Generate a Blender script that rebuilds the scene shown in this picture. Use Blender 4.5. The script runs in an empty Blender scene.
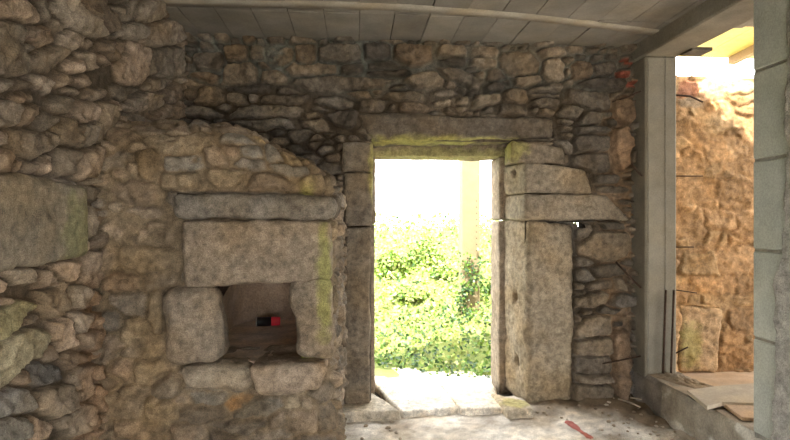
import bpy, math, random
import numpy as np
from mathutils import Vector, noise as mnoise

random.seed(7)
S = bpy.context.scene
C = S.collection

# ------------------------------------------------------------------ camera
F, CX, CY, CAMZ, YAW = 520.0, 395.0, 220.0, 1.45, 0.0768
SY, CYW = math.sin(YAW), math.cos(YAW)
cam_d = bpy.data.cameras.new('camera')
cam_d.sensor_width = 36.0
cam_d.lens = 36.0 * F / 790.0
cam_d.clip_start = 0.05
cam = bpy.data.objects.new('camera', cam_d)
cam.location = (0, 0, CAMZ)
cam.rotation_euler = (math.pi / 2, 0, -YAW)
C.objects.link(cam)
S.camera = cam

def ray(u, v):
    x = (u - CX) / F
    z = -(v - CY) / F
    return np.array([SY + x * CYW, CYW - x * SY, z])

def atY(u, v, Y):                       # point on a frontal plane
    d = ray(u, v)
    p = d * (Y / d[1]); p[2] += CAMZ
    return p

def atX(u, v, X):                       # point on a plane parallel to the side walls
    d = ray(u, v)
    p = d * (X / d[0]); p[2] += CAMZ
    return p

def atZ(u, v, Z):
    d = ray(u, v)
    p = d * ((Z - CAMZ) / d[2]); p[2] = Z
    return p

# room measures
YB, XL, XR, ZC = 4.0, -1.25, 2.2, 2.82
YOUT = 4.62
YOV, XOV, ROV = 2.70, -0.125, 0.13      # oven front plane, its right side, corner radius
YN, ZN = 4.06, 0.20                    # wall of the next room, floor of the next room

# ------------------------------------------------------------------ numpy noise
def vnoise(x, y, seed):
    r = np.random.RandomState(seed)
    T = r.rand(128, 128)
    xi = np.floor(x).astype(int); yi = np.floor(y).astype(int)
    fx = x - xi; fy = y - yi
    fx = fx * fx * (3 - 2 * fx); fy = fy * fy * (3 - 2 * fy)
    a = T[xi % 128, yi % 128]; b = T[(xi + 1) % 128, yi % 128]
    c = T[xi % 128, (yi + 1) % 128]; d = T[(xi + 1) % 128, (yi + 1) % 128]
    return (a * (1 - fx) + b * fx) * (1 - fy) + (c * (1 - fx) + d * fx) * fy - 0.5

def fbm(x, y, seed, octv=4, gain=0.5):
    o = np.zeros_like(x); amp = 1.0; f = 1.0
    for k in range(octv):
        o += amp * vnoise(x * f + 17.3 * k, y * f + 5.1 * k, seed + k)
        amp *= gain; f *= 2.03
    return o

def sstep(a, b, x):
    t = np.clip((x - a) / (b - a), 0, 1)
    return t * t * (3 - 2 * t)

# ------------------------------------------------------------------ object helpers
def empty(name, loc=(0, 0, 0), rz=0.0):
    o = bpy.data.objects.new(name, None)
    o.location = loc; o.rotation_euler = (0, 0, rz)
    o.empty_display_size = 0.1
    C.objects.link(o)
    return o

def tag(o, label=None, cat=None, group=None, kind=None):
    if label: o['label'] = label
    if cat: o['category'] = cat
    if group: o['group'] = group
    if kind: o['kind'] = kind
    return o

def mesh_obj(name, verts, faces, mat, parent=None, col=None, smooth=True, mats=None, midx=None):
    """verts in world space; kept in the parent's space when a parent is given"""
    verts = np.asarray(verts, dtype=np.float64).reshape(-1, 3)
    me = bpy.data.meshes.new(name)
    o = bpy.data.objects.new(name, me)
    C.objects.link(o)
    off = np.zeros(3)
    if parent is not None:
        q = parent
        while q is not None:
            off += np.array(q.location); q = q.parent
    else:
        off = np.array([verts[:, 0].mean(), verts[:, 1].mean(), verts[:, 2].min()])
        o.location = off
    v = verts - off
    if isinstance(faces, np.ndarray):
        n, k = faces.shape
        me.vertices.add(len(v)); me.vertices.foreach_set('co', v.astype(np.float32).ravel())
        me.loops.add(n * k); me.loops.foreach_set('vertex_index', faces.astype(np.int32).ravel())
        me.polygons.add(n)
        me.polygons.foreach_set('loop_start', np.arange(0, n * k, k, dtype=np.int32))
        me.update(calc_edges=True)
    else:
        me.from_pydata([tuple(a) for a in v], [], [tuple(int(i) for i in f) for f in faces])
        me.update()
    me.validate()
    if smooth is True:
        me.polygons.foreach_set('use_smooth', np.ones(len(me.polygons), dtype=bool))
    for m in (mats or [mat]): me.materials.append(m)
    if midx is not None: me.polygons.foreach_set('material_index', np.asarray(midx, dtype=np.int32))
    if col is not None:
        a = me.color_attributes.new('Col', 'FLOAT_COLOR', 'POINT')
        c = np.ones((len(v), 4), dtype=np.float32); c[:, :3] = np.asarray(col)
        a.data.foreach_set('color', c.ravel())
    if parent is not None: o.parent = parent
    return o

class MB:
    """collects simple solids into ONE mesh"""
    def __init__(s): s.v = []; s.f = []
    def add(s, v, f):
        b = len(s.v); s.v += [tuple(p) for p in v]; s.f += [tuple(i + b for i in q) for q in f]
    def box(s, x0, x1, y0, y1, z0, z1):
        s.hexa([(x0, y0, z0), (x1, y0, z0), (x1, y1, z0), (x0, y1, z0), (x0, y0, z1), (x1, y0, z1), (x1, y1, z1), (x0, y1, z1)])
    def hexa(s, p):
        s.add(p, [(0, 3, 2, 1), (4, 5, 6, 7), (0, 1, 5, 4), (1, 2, 6, 5), (2, 3, 7, 6), (3, 0, 4, 7)])
    def bevbox(s, x0, x1, y0, y1, z0, z1, b=0.008):
        """box with chamfered edges"""
        v = []
        c = ((x0 + x1) / 2, (y0 + y1) / 2, (z0 + z1) / 2); h = ((x1 - x0) / 2, (y1 - y0) / 2, (z1 - z0) / 2)
        idx = {}
        for sx in (-1, 1):
            for sy in (-1, 1):
                for sz in (-1, 1):
                    for a in range(3):
                        q = [sx * (h[0] - b), sy * (h[1] - b), sz * (h[2] - b)]
                        q[a] = (sx, sy, sz)[a] * h[a]
                        idx[(sx, sy, sz, a)] = len(v); v.append((c[0] + q[0], c[1] + q[1], c[2] + q[2]))
        f = []
        I = lambda a, *s_: idx[(s_[0], s_[1], s_[2], a)]
        for a in range(3):
            for sg in (-1, 1):
                def k(p, q):
                    t = [0, 0, 0]; t[a] = sg; t[(a + 1) % 3] = p; t[(a + 2) % 3] = q; return I(a, *t)
                f.append((k(-1, -1), k(1, -1), k(1, 1), k(-1, 1)) if sg > 0 else (k(-1, 1), k(1, 1), k(1, -1), k(-1, -1)))
        for a in range(3):                     # edges along axis a
            for p in (-1, 1):
                for q in (-1, 1):
                    t0 = [0, 0, 0]; t0[a] = -1; t0[(a + 1) % 3] = p; t0[(a + 2) % 3] = q
                    t1 = list(t0); t1[a] = 1
                    b1, b2 = (a + 1) % 3, (a + 2) % 3
                    quad = (I(b1, *t0), I(b1, *t1), I(b2, *t1), I(b2, *t0))
                    f.append(quad if p * q < 0 else quad[::-1])
        for sx in (-1, 1):
            for sy in (-1, 1):
                for sz in (-1, 1):
                    t = (I(0, sx, sy, sz), I(1, sx, sy, sz), I(2, sx, sy, sz))
                    f.append(t if sx * sy * sz > 0 else t[::-1])
        s.add(v, f)
    def tube(s, pts, r, n=8):
        pts = [Vector(p) for p in pts]
        rr = r if isinstance(r, (list, tuple)) else [r] * len(pts)
        rings = []
        for i, p in enumerate(pts):
            t = (pts[min(i + 1, len(pts) - 1)] - pts[max(i - 1, 0)]).normalized()
            up = Vector((0, 0, 1)) if abs(t.z) < 0.9 else Vector((1, 0, 0))
            a = t.cross(up).normalized(); b = t.cross(a).normalized()
            rings.append([p + (a * math.cos(2 * math.pi * k / n) + b * math.sin(2 * math.pi * k / n)) * rr[i] for k in range(n)])
        v = [q for R in rings for q in R]; f = []
        for i in range(len(rings) - 1):
            for k in range(n):
                f.append((i * n + k, i * n + (k + 1) % n, (i + 1) * n + (k + 1) % n, (i + 1) * n + k))
        f.append(tuple(range(n))[::-1]); f.append(tuple((len(rings) - 1) * n + k for k in range(n)))
        s.add(v, f)
    def build(s, name, mat, parent=None, smooth=False, col=None):
        c = None if col is None else np.tile(np.array(col), (len(s.v), 1))
        return mesh_obj(name, s.v, s.f, mat, parent, smooth=smooth, col=c)

# ------------------------------------------------------------------ materials
def new_mat(name):
    m = bpy.data.materials.new(name); m.use_nodes = True
    nt = m.node_tree; nt.nodes.clear()
    out = nt.nodes.new('ShaderNodeOutputMaterial'); b = nt.nodes.new('ShaderNodeBsdfPrincipled')
    nt.links.new(b.outputs[0], out.inputs[0])
    return m, nt, b, out

def N(nt, t, **kw):
    n = nt.nodes.new(t)
    for k, v in kw.items():
        if k.startswith('_'): setattr(n, k[1:], v)
        else: n.inputs[k].default_value = v
    return n

def grain_mat(name, base=None, s1=14.0, s2=170.0, amt1=0.5, amt2=0.45, bump=0.4, bdist=0.006, rough=0.92, tint=(1.0, 0.9, 0.75)):
    """stone / concrete / earth: base colour (or the vertex colour of each stone) broken up by two noises"""
    m, nt, b, out = new_mat(name)
    L = nt.links
    if base is None:
        c = N(nt, 'ShaderNodeAttribute', _attribute_name='Col'); csock = c.outputs['Color']
    else:
        c = N(nt, 'ShaderNodeRGB'); c.outputs[0].default_value = (*base, 1); csock = c.outputs[0]
    tc = N(nt, 'ShaderNodeTexCoord')
    n1 = N(nt, 'ShaderNodeTexNoise', Scale=s1, Detail=5.0, Roughness=0.6)
    n2 = N(nt, 'ShaderNodeTexNoise', Scale=s2, Detail=3.0, Roughness=0.65)
    L.new(tc.outputs['Object'], n1.inputs['Vector']); L.new(tc.outputs['Object'], n2.inputs['Vector'])
    r1 = N(nt, 'ShaderNodeMapRange'); r1.inputs[1].default_value = 0.3; r1.inputs[2].default_value = 0.7
    r1.inputs[3].default_value = 1 - amt1 * 0.6; r1.inputs[4].default_value = 1 + amt1 * 0.6
    r2 = N(nt, 'ShaderNodeMapRange'); r2.inputs[1].default_value = 0.3; r2.inputs[2].default_value = 0.7
    r2.inputs[3].default_value = 1 - amt2 * 0.7; r2.inputs[4].default_value = 1 + amt2 * 0.7
    L.new(n1.outputs[0], r1.inputs[0]); L.new(n2.outputs[0], r2.inputs[0])
    mul = N(nt, 'ShaderNodeMath', _operation='MULTIPLY')
    L.new(r1.outputs[0], mul.inputs[0]); L.new(r2.outputs[0], mul.inputs[1])
    v = N(nt, 'ShaderNodeVectorMath', _operation='SCALE')
    L.new(csock, v.inputs[0]); L.new(mul.outputs[0], v.inputs['Scale'])
    n3 = N(nt, 'ShaderNodeTexNoise', Scale=3.1, Detail=3.0)
    L.new(tc.outputs['Object'], n3.inputs['Vector'])
    r3 = N(nt, 'ShaderNodeMapRange'); r3.inputs[1].default_value = 0.42; r3.inputs[2].default_value = 0.68
    L.new(n3.outputs[0], r3.inputs[0])
    mx = N(nt, 'ShaderNodeMix', _data_type='RGBA', _blend_type='MULTIPLY')
    L.new(r3.outputs[0], mx.inputs[0]); L.new(v.outputs[0], mx.inputs[6]); mx.inputs[7].default_value = (*tint, 1)
    L.new(mx.outputs[2], b.inputs['Base Color'])
    b.inputs['Roughness'].default_value = rough
    b.inputs['Specular IOR Level'].default_value = 0.25
    ad = N(nt, 'ShaderNodeMath', _operation='ADD')
    L.new(n1.outputs[0], ad.inputs[0]); L.new(n2.outputs[0], ad.inputs[1])
    bp = N(nt, 'ShaderNodeBump', Strength=bump, Distance=bdist)
    L.new(ad.outputs[0], bp.inputs['Height']); L.new(bp.outputs[0], b.inputs['Normal'])
    return m

def plain_mat(name, col, rough=0.6, metal=0.0, amt=0.3, scale=40.0):
    return grain_mat(name, col, scale, scale * 6, amt, amt * 0.6, 0.2, 0.002, rough, (1, 1, 1)) if metal == 0 else metal_mat(name, col, rough)

def metal_mat(name, col, rough):
    m, nt, b, out = new_mat(name)
    n = N(nt, 'ShaderNodeTexNoise', Scale=90.0, Detail=4.0)
    tc = N(nt, 'ShaderNodeTexCoord'); nt.links.new(tc.outputs['Object'], n.inputs['Vector'])
    r = N(nt, 'ShaderNodeValToRGB')
    r.color_ramp.elements[0].position = 0.35; r.color_ramp.elements[0].color = (*[c * 0.5 for c in col], 1)
    r.color_ramp.elements[1].position = 0.7; r.color_ramp.elements[1].color = (*col, 1)
    nt.links.new(n.outputs[0], r.inputs[0]); nt.links.new(r.outputs[0], b.inputs['Base Color'])
    b.inputs['Metallic'].default_value = 0.4; b.inputs['Roughness'].default_value = rough
    return m

def leaf_mat(name):
    m, nt, b, out = new_mat(name)
    a = N(nt, 'ShaderNodeAttribute', _attribute_name='Col')
    tc = N(nt, 'ShaderNodeTexCoord'); n = N(nt, 'ShaderNodeTexNoise', Scale=25.0, Detail=2.0)
    nt.links.new(tc.outputs['Object'], n.inputs['Vector'])
    r = N(nt, 'ShaderNodeMapRange'); r.inputs[1].default_value = 0.3; r.inputs[2].default_value = 0.7
    r.inputs[3].default_value = 0.75; r.inputs[4].default_value = 1.2
    nt.links.new(n.outputs[0], r.inputs[0])
    v = N(nt, 'ShaderNodeVectorMath', _operation='SCALE')
    nt.links.new(a.outputs['Color'], v.inputs[0]); nt.links.new(r.outputs[0], v.inputs['Scale'])
    nt.links.new(v.outputs[0], b.inputs['Base Color']); b.inputs['Roughness'].default_value = 0.45
    t = N(nt, 'ShaderNodeBsdfTranslucent'); nt.links.new(v.outputs[0], t.inputs['Color'])
    ms = N(nt, 'ShaderNodeMixShader'); ms.inputs[0].default_value = 0.35
    nt.links.new(b.outputs[0], ms.inputs[1]); nt.links.new(t.outputs[0], ms.inputs[2])
    nt.links.new(ms.outputs[0], out.inputs[0])
    return m

M = {}
M['stone'] = grain_mat('stone', None, 24.0, 190.0, 0.7, 0.6, 0.8, 0.010)
M['core'] = grain_mat('earth_core', (0.06, 0.05, 0.04))
M['earth'] = grain_mat('earth', None, 9.0, 120.0, 0.35, 0.4, 0.5, 0.006, 0.95, (0.95, 0.88, 0.78))
M['concrete'] = grain_mat('concrete', (0.20, 0.185, 0.15), 5.0, 90.0, 0.35, 0.22, 0.25, 0.003, 0.85, (1.0, 0.96, 0.88))
M['concrete_grey'] = grain_mat('grey_blockwork', (0.40, 0.42, 0.39), 5.0, 110.0, 0.28, 0.25, 0.3, 0.003, 0.9, (1.0, 0.98, 0.92))
M['render'] = grain_mat('rough_mortar', (0.38, 0.37, 0.35), 16.0, 120.0, 0.6, 0.4, 0.8, 0.012, 0.95, (0.95, 0.9, 0.88))
M['joint'] = grain_mat('mortar_joint', (0.24, 0.24, 0.22), 20.0, 150.0, 0.4, 0.3, 0.4, 0.004, 0.95)
M['ceil'] = grain_mat('ceiling_boards', None, 4.0, 70.0, 0.35, 0.15, 0.2, 0.002, 0.85, (1.0, 0.95, 0.86))
M['kerb'] = grain_mat('kerb_concrete', None, 7.0, 90.0, 0.5, 0.3, 0.4, 0.004, 0.9, (0.97, 0.93, 0.86))
M['slab'] = grain_mat('pale_slab', (0.40, 0.34, 0.26), 6.0, 100.0, 0.3, 0.2, 0.2, 0.002, 0.8, (1.0, 0.95, 0.86))
M['kerb_dark'] = grain_mat('grey_board', (0.12, 0.11, 0.095), 12.0, 90.0, 0.4, 0.3)
M['strip'] = grain_mat('pale_strip', (0.30, 0.28, 0.24), 6.0, 100.0, 0.3, 0.2, 0.2, 0.002, 0.8)
M['ground'] = grain_mat('outdoor_ground', (0.68, 0.66, 0.62), 5.0, 80.0, 0.25, 0.25, 0.3, 0.004, 0.95)
M['bank'] = grain_mat('bank_soil', (0.22, 0.27, 0.09), 5.0, 80.0, 0.4, 0.3, 0.6, 0.02, 0.95)
M['floor_next'] = grain_mat('clay_floor', (0.46, 0.33, 0.22), 6.0, 90.0, 0.3, 0.25, 0.3, 0.004, 0.9)
M['rust'] = metal_mat('rusty_steel', (0.10, 0.06, 0.04), 0.8)
M['post'] = grain_mat('pale_post', (0.215, 0.178, 0.105), 6.0, 80.0, 0.15, 0.12, 0.2, 0.002, 0.85, (1, 0.97, 0.9))
M['dark'] = plain_mat('dark_socket', (0.02, 0.018, 0.015), 0.95)
M['timber'] = grain_mat('yellow_timber', (0.56, 0.40, 0.14), 6.0, 60.0, 0.25, 0.2, 0.2, 0.002, 0.7)
M['rafter'] = grain_mat('rafter_timber', (0.22, 0.14, 0.06), 6.0, 60.0, 0.25, 0.2, 0.2, 0.002, 0.7)
M['black'] = plain_mat('black_paint', (0.012, 0.012, 0.013), 0.35, amt=0.1)
M['red'] = plain_mat('red_plastic', (0.62, 0.03, 0.05), 0.4, amt=0.1)
M['tin'] = metal_mat('bare_tin', (0.55, 0.55, 0.52), 0.35)
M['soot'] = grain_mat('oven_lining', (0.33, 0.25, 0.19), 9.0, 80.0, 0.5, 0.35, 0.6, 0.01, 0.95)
M['leaf'] = leaf_mat('leaf')
M['bark'] = plain_mat('bark', (0.16, 0.12, 0.07), 0.9)
M['paint'] = grain_mat('red_spray_paint', (0.40, 0.14, 0.12), 20.0, 120.0, 0.6, 0.4, 0.2, 0.002, 0.9)

# ------------------------------------------------------------------ rubble walls
class Plane:
    """a wall plane: origin + u*U + v*V, normal Nn towards the room; pix() sends a pixel to (u, v)"""
    def __init__(s, o, U, V, n, pix): s.o = np.array(o, float); s.U = np.array(U, float); s.V = np.array(V, float); s.n = np.array(n, float); s.pix = pix

def seeds_from_px(rows, pix):
    out = []
    for r in rows:
        cx, cy, hw, hh = r[:4]; rot = math.radians(r[4]) if len(r) > 4 else 0.0
        tint = r[5] if len(r) > 5 else None
        c_, s_ = math.cos(rot), math.sin(rot)
        a = np.array(pix(cx + hw * c_, cy + hw * s_)) - np.array(pix(cx - hw * c_, cy - hw * s_))
        b = np.array(pix(cx - hh * s_, cy + hh * c_)) - np.array(pix(cx + hh * s_, cy - hh * c_))
        A = np.stack([a / 2, b / 2], axis=1)
        out.append(dict(c=np.array(pix(cx, cy)), A=A, p=3.2, kind='stone', tint=tint))
    return out

def block_seed(quad):
    """a reserved region for a dressed stone that is an object of its own; quad in plane coordinates"""
    q = np.array(quad); c = q.mean(axis=0)
    a = ((q[1] - q[0]) + (q[2] - q[3])) / 4; b = ((q[3] - q[0]) + (q[2] - q[1])) / 4
    return dict(c=c, A=np.stack([a, b], axis=1), p=9.0, kind='block', tint=None)

def seed_dist(sd, u, v):
    Ai = np.linalg.inv(sd['A'])
    s = min(np.linalg.norm(sd['A'][:, 0]), np.linalg.norm(sd['A'][:, 1]))
    x = u - sd['c'][0]; y = v - sd['c'][1]
    q0 = Ai[0, 0] * x + Ai[0, 1] * y; q1 = Ai[1, 0] * x + Ai[1, 1] * y
    p = sd['p']
    n = (np.abs(q0) ** p + np.abs(q1) ** p) ** (1.0 / p)
    return (n - 1.0) * s, q0, q1

def fill_seeds(seeds, u0, u1, v0, v1, rs, dmin=0.022, hmax=0.075, asp=(1.1, 2.4), tries=2600, limit=420):
    """drop further stones into whatever the listed ones leave open"""
    gu, gv = np.meshgrid(np.arange(u0, u1, 0.03), np.arange(v0, v1, 0.03))
    d = np.full(gu.shape, 9.0)
    for s in seeds: d = np.minimum(d, seed_dist(s, gu, gv)[0])
    n = 0
    for _ in range(tries):
        if n >= limit: break
        cand = np.argwhere(d > dmin)
        if len(cand) == 0: break
        i, j = cand[rs.randint(len(cand))]
        hh = min(d[i, j] * 0.95, hmax * rs.uniform(0.55, 1.0)); hw = hh * rs.uniform(*asp)
        r = rs.normal(0, 0.12)
        A = np.array([[math.cos(r) * hw, -math.sin(r) * hh], [math.sin(r) * hw, math.cos(r) * hh]])
        sd = dict(c=np.array([gu[i, j], gv[i, j]]), A=A, p=3.0, kind='stone', tint=None)
        seeds.append(sd); n += 1
        d = np.minimum(d, seed_dist(sd, gu, gv)[0])
    return seeds

def rubble(u0, u1, v0, v1, res, seeds, seed, palette, mortar, D=0.05, jw=0.006, k=0.035, rough=0.010,
           warp=0.02, mort_level=0.12, recolour=None, spread=0.018):
    """height field and stone colours over a grid"""
    nu = int(round((u1 - u0) / res)) + 1; nv = int(round((v1 - v0) / res)) + 1
    u, v = np.meshgrid(np.linspace(u0, u1, nu), np.linspace(v0, v1, nv))
    wu = u + warp * fbm(u * 7, v * 7, seed, 3) + warp * 0.35 * fbm(u * 28, v * 28, seed + 9, 2)
    wv = v + warp * fbm(u * 7, v * 7, seed + 20, 3) + warp * 0.35 * fbm(u * 28, v * 28, seed + 29, 2)
    rs = np.random.RandomState(seed)
    d1 = np.full(u.shape, 9.0); d2 = np.full(u.shape, 9.0); idx = np.zeros(u.shape, int)
    Q0 = np.zeros(u.shape); Q1 = np.zeros(u.shape)
    for i, s in enumerate(seeds):
        R = max(np.abs(s['A']).sum(axis=1)) + 0.25
        m = (np.abs(u - s['c'][0]) < R) & (np.abs(v - s['c'][1]) < R)
        if not m.any(): continue
        blk = s['kind'] == 'block'
        dd, q0, q1 = seed_dist(s, u[m] if blk else wu[m], v[m] if blk else wv[m])
        a1 = d1[m]; a2 = d2[m]; ai = idx[m]; b0 = Q0[m]; b1 = Q1[m]
        w = dd < a1
        a2 = np.where(w, a1, np.minimum(a2, dd)); a1 = np.where(w, dd, a1); ai = np.where(w, i, ai)
        b0 = np.where(w, q0, b0); b1 = np.where(w, q1, b1)
        d1[m] = a1; d2[m] = a2; idx[m] = ai; Q0[m] = b0; Q1[m] = b1
    n = len(seeds)
    base = rs.normal(0, spread, n); tx = rs.normal(0, 0.009, n); ty = rs.normal(0, 0.009, n)
    cols = np.zeros((n, 3)); isblk = np.array([s['kind'] == 'block' for s in seeds])
    for i, s in enumerate(seeds):
        p = np.array(palette[rs.randint(len(palette))]) * rs.uniform(0.7, 1.32)
        if s['tint'] is not None: p = np.array(s['tint']) * rs.uniform(0.95, 1.05)
        cols[i] = p
    g = d2 - d1
    t = np.clip((g - jw) / k, 0, 1)
    pil = 1 - (1 - t) ** 2.4
    out = sstep(0.012, 0.03, d1)                     # ground the stones do not reach: mortar
    stone = pil * (1 - out)
    h = D * stone + (base[idx] + tx[idx] * np.clip(Q0, -1, 1) + ty[idx] * np.clip(Q1, -1, 1)) * stone
    h += rough * fbm(u * 16 + idx * 3.7, v * 16, seed + 40, 5, 0.6) * (0.35 + stone)
    hm = D * mort_level + 0.014 * fbm(u * 11, v * 11, seed + 60, 4, 0.6)
    mm = 1 - sstep(0.0, 0.5, t * (1 - out))
    h = np.where(h < hm, hm * 0.8 + h * 0.2, h)
    h += 0.03 * fbm(u * 1.3, v * 1.3, seed + 80, 2)  # the wall is not plane
    col = cols[idx]
    mo = np.array(mortar(u, v)) if callable(mortar) else np.ones(u.shape + (3,)) * np.array(mortar)
    low = sstep(0.0, 1.0, np.clip((hm + 0.008 - h) / 0.016, 0, 1))
    w = np.maximum(low, mm * 0.6)[..., None]
    col = col * (1 - w) + mo * w
    col = col * (1 + 0.5 * fbm(u * 5, v * 5, seed + 90, 4))[..., None]
    if recolour is not None: col = recolour(u, v, col)
    blk = isblk[idx] & (d1 < 0.0)
    h = np.where(blk, -0.05, h)
    return u, v, h, np.clip(col, 0.004, 0.95), blk

def grid_faces(nv, nu, keep=None, flip=False):
    i = np.arange(nv * nu).reshape(nv, nu)
    f = np.stack([i[:-1, :-1], i[:-1, 1:], i[1:, 1:], i[1:, :-1]], axis=-1)
    if flip: f = f[..., ::-1]
    f = f.reshape(-1, 4)
    if keep is not None: f = f[keep.reshape(-1)]
    return f

def compact(verts, faces, col):
    used = np.unique(faces); m = np.full(len(verts), -1); m[used] = np.arange(len(used))
    return verts[used], m[faces], col[used]

# ------------------------------------------------------------------ dressed stones
def stone_block(name, front, back, parent, base, r=0.02, amp=0.009, n=26, seed=0, moss=None, dents=(), mat=None, label=None, world_tint=None):
    """a hewn block: front and back quads (bottom-left, bottom-right, top-right, top-left) in world space"""
    front = [Vector(p) for p in front]; back = [Vector(p) for p in back]
    hx = ((front[1] - front[0]).length + (front[2] - front[3]).length) / 4
    hz = ((front[3] - front[0]).length + (front[2] - front[1]).length) / 4
    hy = sum((b - a).length for a, b in zip(front, back)) / 8
    H = (hx, hy, hz); r = min(r, 0.9 * min(H))
    def cnt(h): return max(5, min(44, int(2 * h / 0.016)))
    nx, ny, nz = cnt(hx), cnt(hy), cnt(hz)
    V = {}; verts = []; faces = []
    def vid(i, j, k):
        key = (i, j, k)
        if key in V: return V[key]
        p = [-1 + 2 * i / nx, -1 + 2 * j / ny, -1 + 2 * k / nz]
        m = [p[a] * H[a] for a in range(3)]
        q = [max(-(H[a] - r), min(H[a] - r, m[a])) for a in range(3)]
        d = Vector([m[a] - q[a] for a in range(3)])
        if d.length > 1e-9: d = d.normalized() * r
        pt = Vector(q) + d
        s = (pt.x / H[0] + 1) / 2; w = (pt.y / H[1] + 1) / 2; t = (pt.z / H[2] + 1) / 2
        def bil(Q): return (Q[0] * (1 - s) + Q[1] * s) * (1 - t) + (Q[3] * (1 - s) + Q[2] * s) * t
        P = bil(front) * (1 - w) + bil(back) * w
        V[key] = len(verts); verts.append(P); return V[key]
    for a in range(nx):
        for b in range(nz):
            faces.append((vid(a, 0, b), vid(a + 1, 0, b), vid(a + 1, 0, b + 1), vid(a, 0, b + 1)))
            faces.append((vid(a, ny, b), vid(a, ny, b + 1), vid(a + 1, ny, b + 1), vid(a + 1, ny, b)))
    for a in range(ny):
        for b in range(nz):
            faces.append((vid(0, a, b), vid(0, a, b + 1), vid(0, a + 1, b + 1), vid(0, a + 1, b)))
            faces.append((vid(nx, a, b), vid(nx, a + 1, b), vid(nx, a + 1, b + 1), vid(nx, a, b + 1)))
    for a in range(nx):
        for b in range(ny):
            faces.append((vid(a, b, 0), vid(a, b + 1, 0), vid(a + 1, b + 1, 0), vid(a + 1, b, 0)))
            faces.append((vid(a, b, nz), vid(a + 1, b, nz), vid(a + 1, b + 1, nz), vid(a, b + 1, nz)))
    cen = sum(verts, Vector()) / len(verts)
    nv = []; col = []
    so = Vector((seed * 3.17, seed * 1.7, seed * 0.9))
    bc = Vector(base)
    for p in verts:
        d = p - cen; d = Vector((d.x / H[0], d.y / H[1], d.z / H[2]))
        m = max(abs(d.x), abs(d.y), abs(d.z)); nrm = Vector([c if abs(c) > 0.8 * m else 0 for c in d]).normalized()
        a = mnoise.fractal(p * 4.5 + so, 1.0, 2.0, 3) * amp * 1.6 + mnoise.fractal(p * 22 + so, 1.0, 2.0, 3) * amp * 0.6
        q = p + nrm * a
        c = bc * (1 + 0.22 * mnoise.fractal(p * 6 + so, 1.0, 2.0, 4))
        if world_tint: c = world_tint(p, c)
        for (dc, dr, dd) in dents:
            e = (p - Vector(dc)).length / dr
            if e < 1.3: q = q - nrm * dd * (1 - min(1, max(0, (e - 0.6) / 0.7)))
        if moss:
            for (mc, mr, mcol, ms) in moss:
                e = Vector([(p[k] - mc[k]) / mr[k] for k in range(3)]).length + 0.5 * mnoise.fractal(p * 14 + so, 1.0, 2.0, 3)
                w = ms * max(0, min(1, (1.15 - e) / 0.5))
                c = c * (1 - w) + Vector(mcol) * w
        nv.append(q); col.append(tuple(max(0.004, x) for x in c))
    o = mesh_obj(name, [tuple(p) for p in nv], faces, mat or M['stone'], parent, col=np.array(col))
    if label: o['label'] = label
    return o

def qY(px, Y):                     # four pixels (tl, tr, br, bl) to a quad on plane Y, ordered bl, br, tr, tl
    p = [atY(u, v, Y) for u, v in px]
    return [p[3], p[2], p[1], p[0]]

def push(quad, dy, dx=(0, 0, 0, 0), dz=(0, 0, 0, 0)):
    return [np.array(p) + np.array([dx[i], dy, dz[i]]) for i, p in enumerate(quad)]

def xz(quad): return [(p[0], p[2]) for p in quad]

GRAN = (0.245, 0.198, 0.150)       # weathered granite
MOSS = (0.20, 0.22, 0.055)
YEL_GREEN = (0.36, 0.35, 0.12)  # yellow-green tint for edges and undersides of the doorway stones

# ================================================================== DOORWAY quads
D_LINTEL = qY([(357, 113), (551, 119), (552, 138), (372, 141)], YB)
D_L1 = qY([(343, 143), (373, 143), (373, 172), (343, 172)], YB)
D_L2 = qY([(344, 173), (373, 173), (372, 226), (344, 226)], YB)
D_L3 = qY([(345, 227), (371, 227), (369, 404), (344, 404)], YB)
D_R0 = qY([(510, 141), (563, 148), (564, 164), (510, 162)], YB)
D_RA = qY([(524, 162), (584, 169), (592, 194), (524, 193)], YB)
D_RB = qY([(524, 193.5), (604, 195), (631, 221), (524, 220)], YB)
D_RC = qY([(527, 220), (573, 224), (571, 401), (527, 405)], YB)
door_blocks = [D_LINTEL, D_L1, D_L2, D_L3, D_R0, D_RA, D_RB, D_RC]

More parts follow.
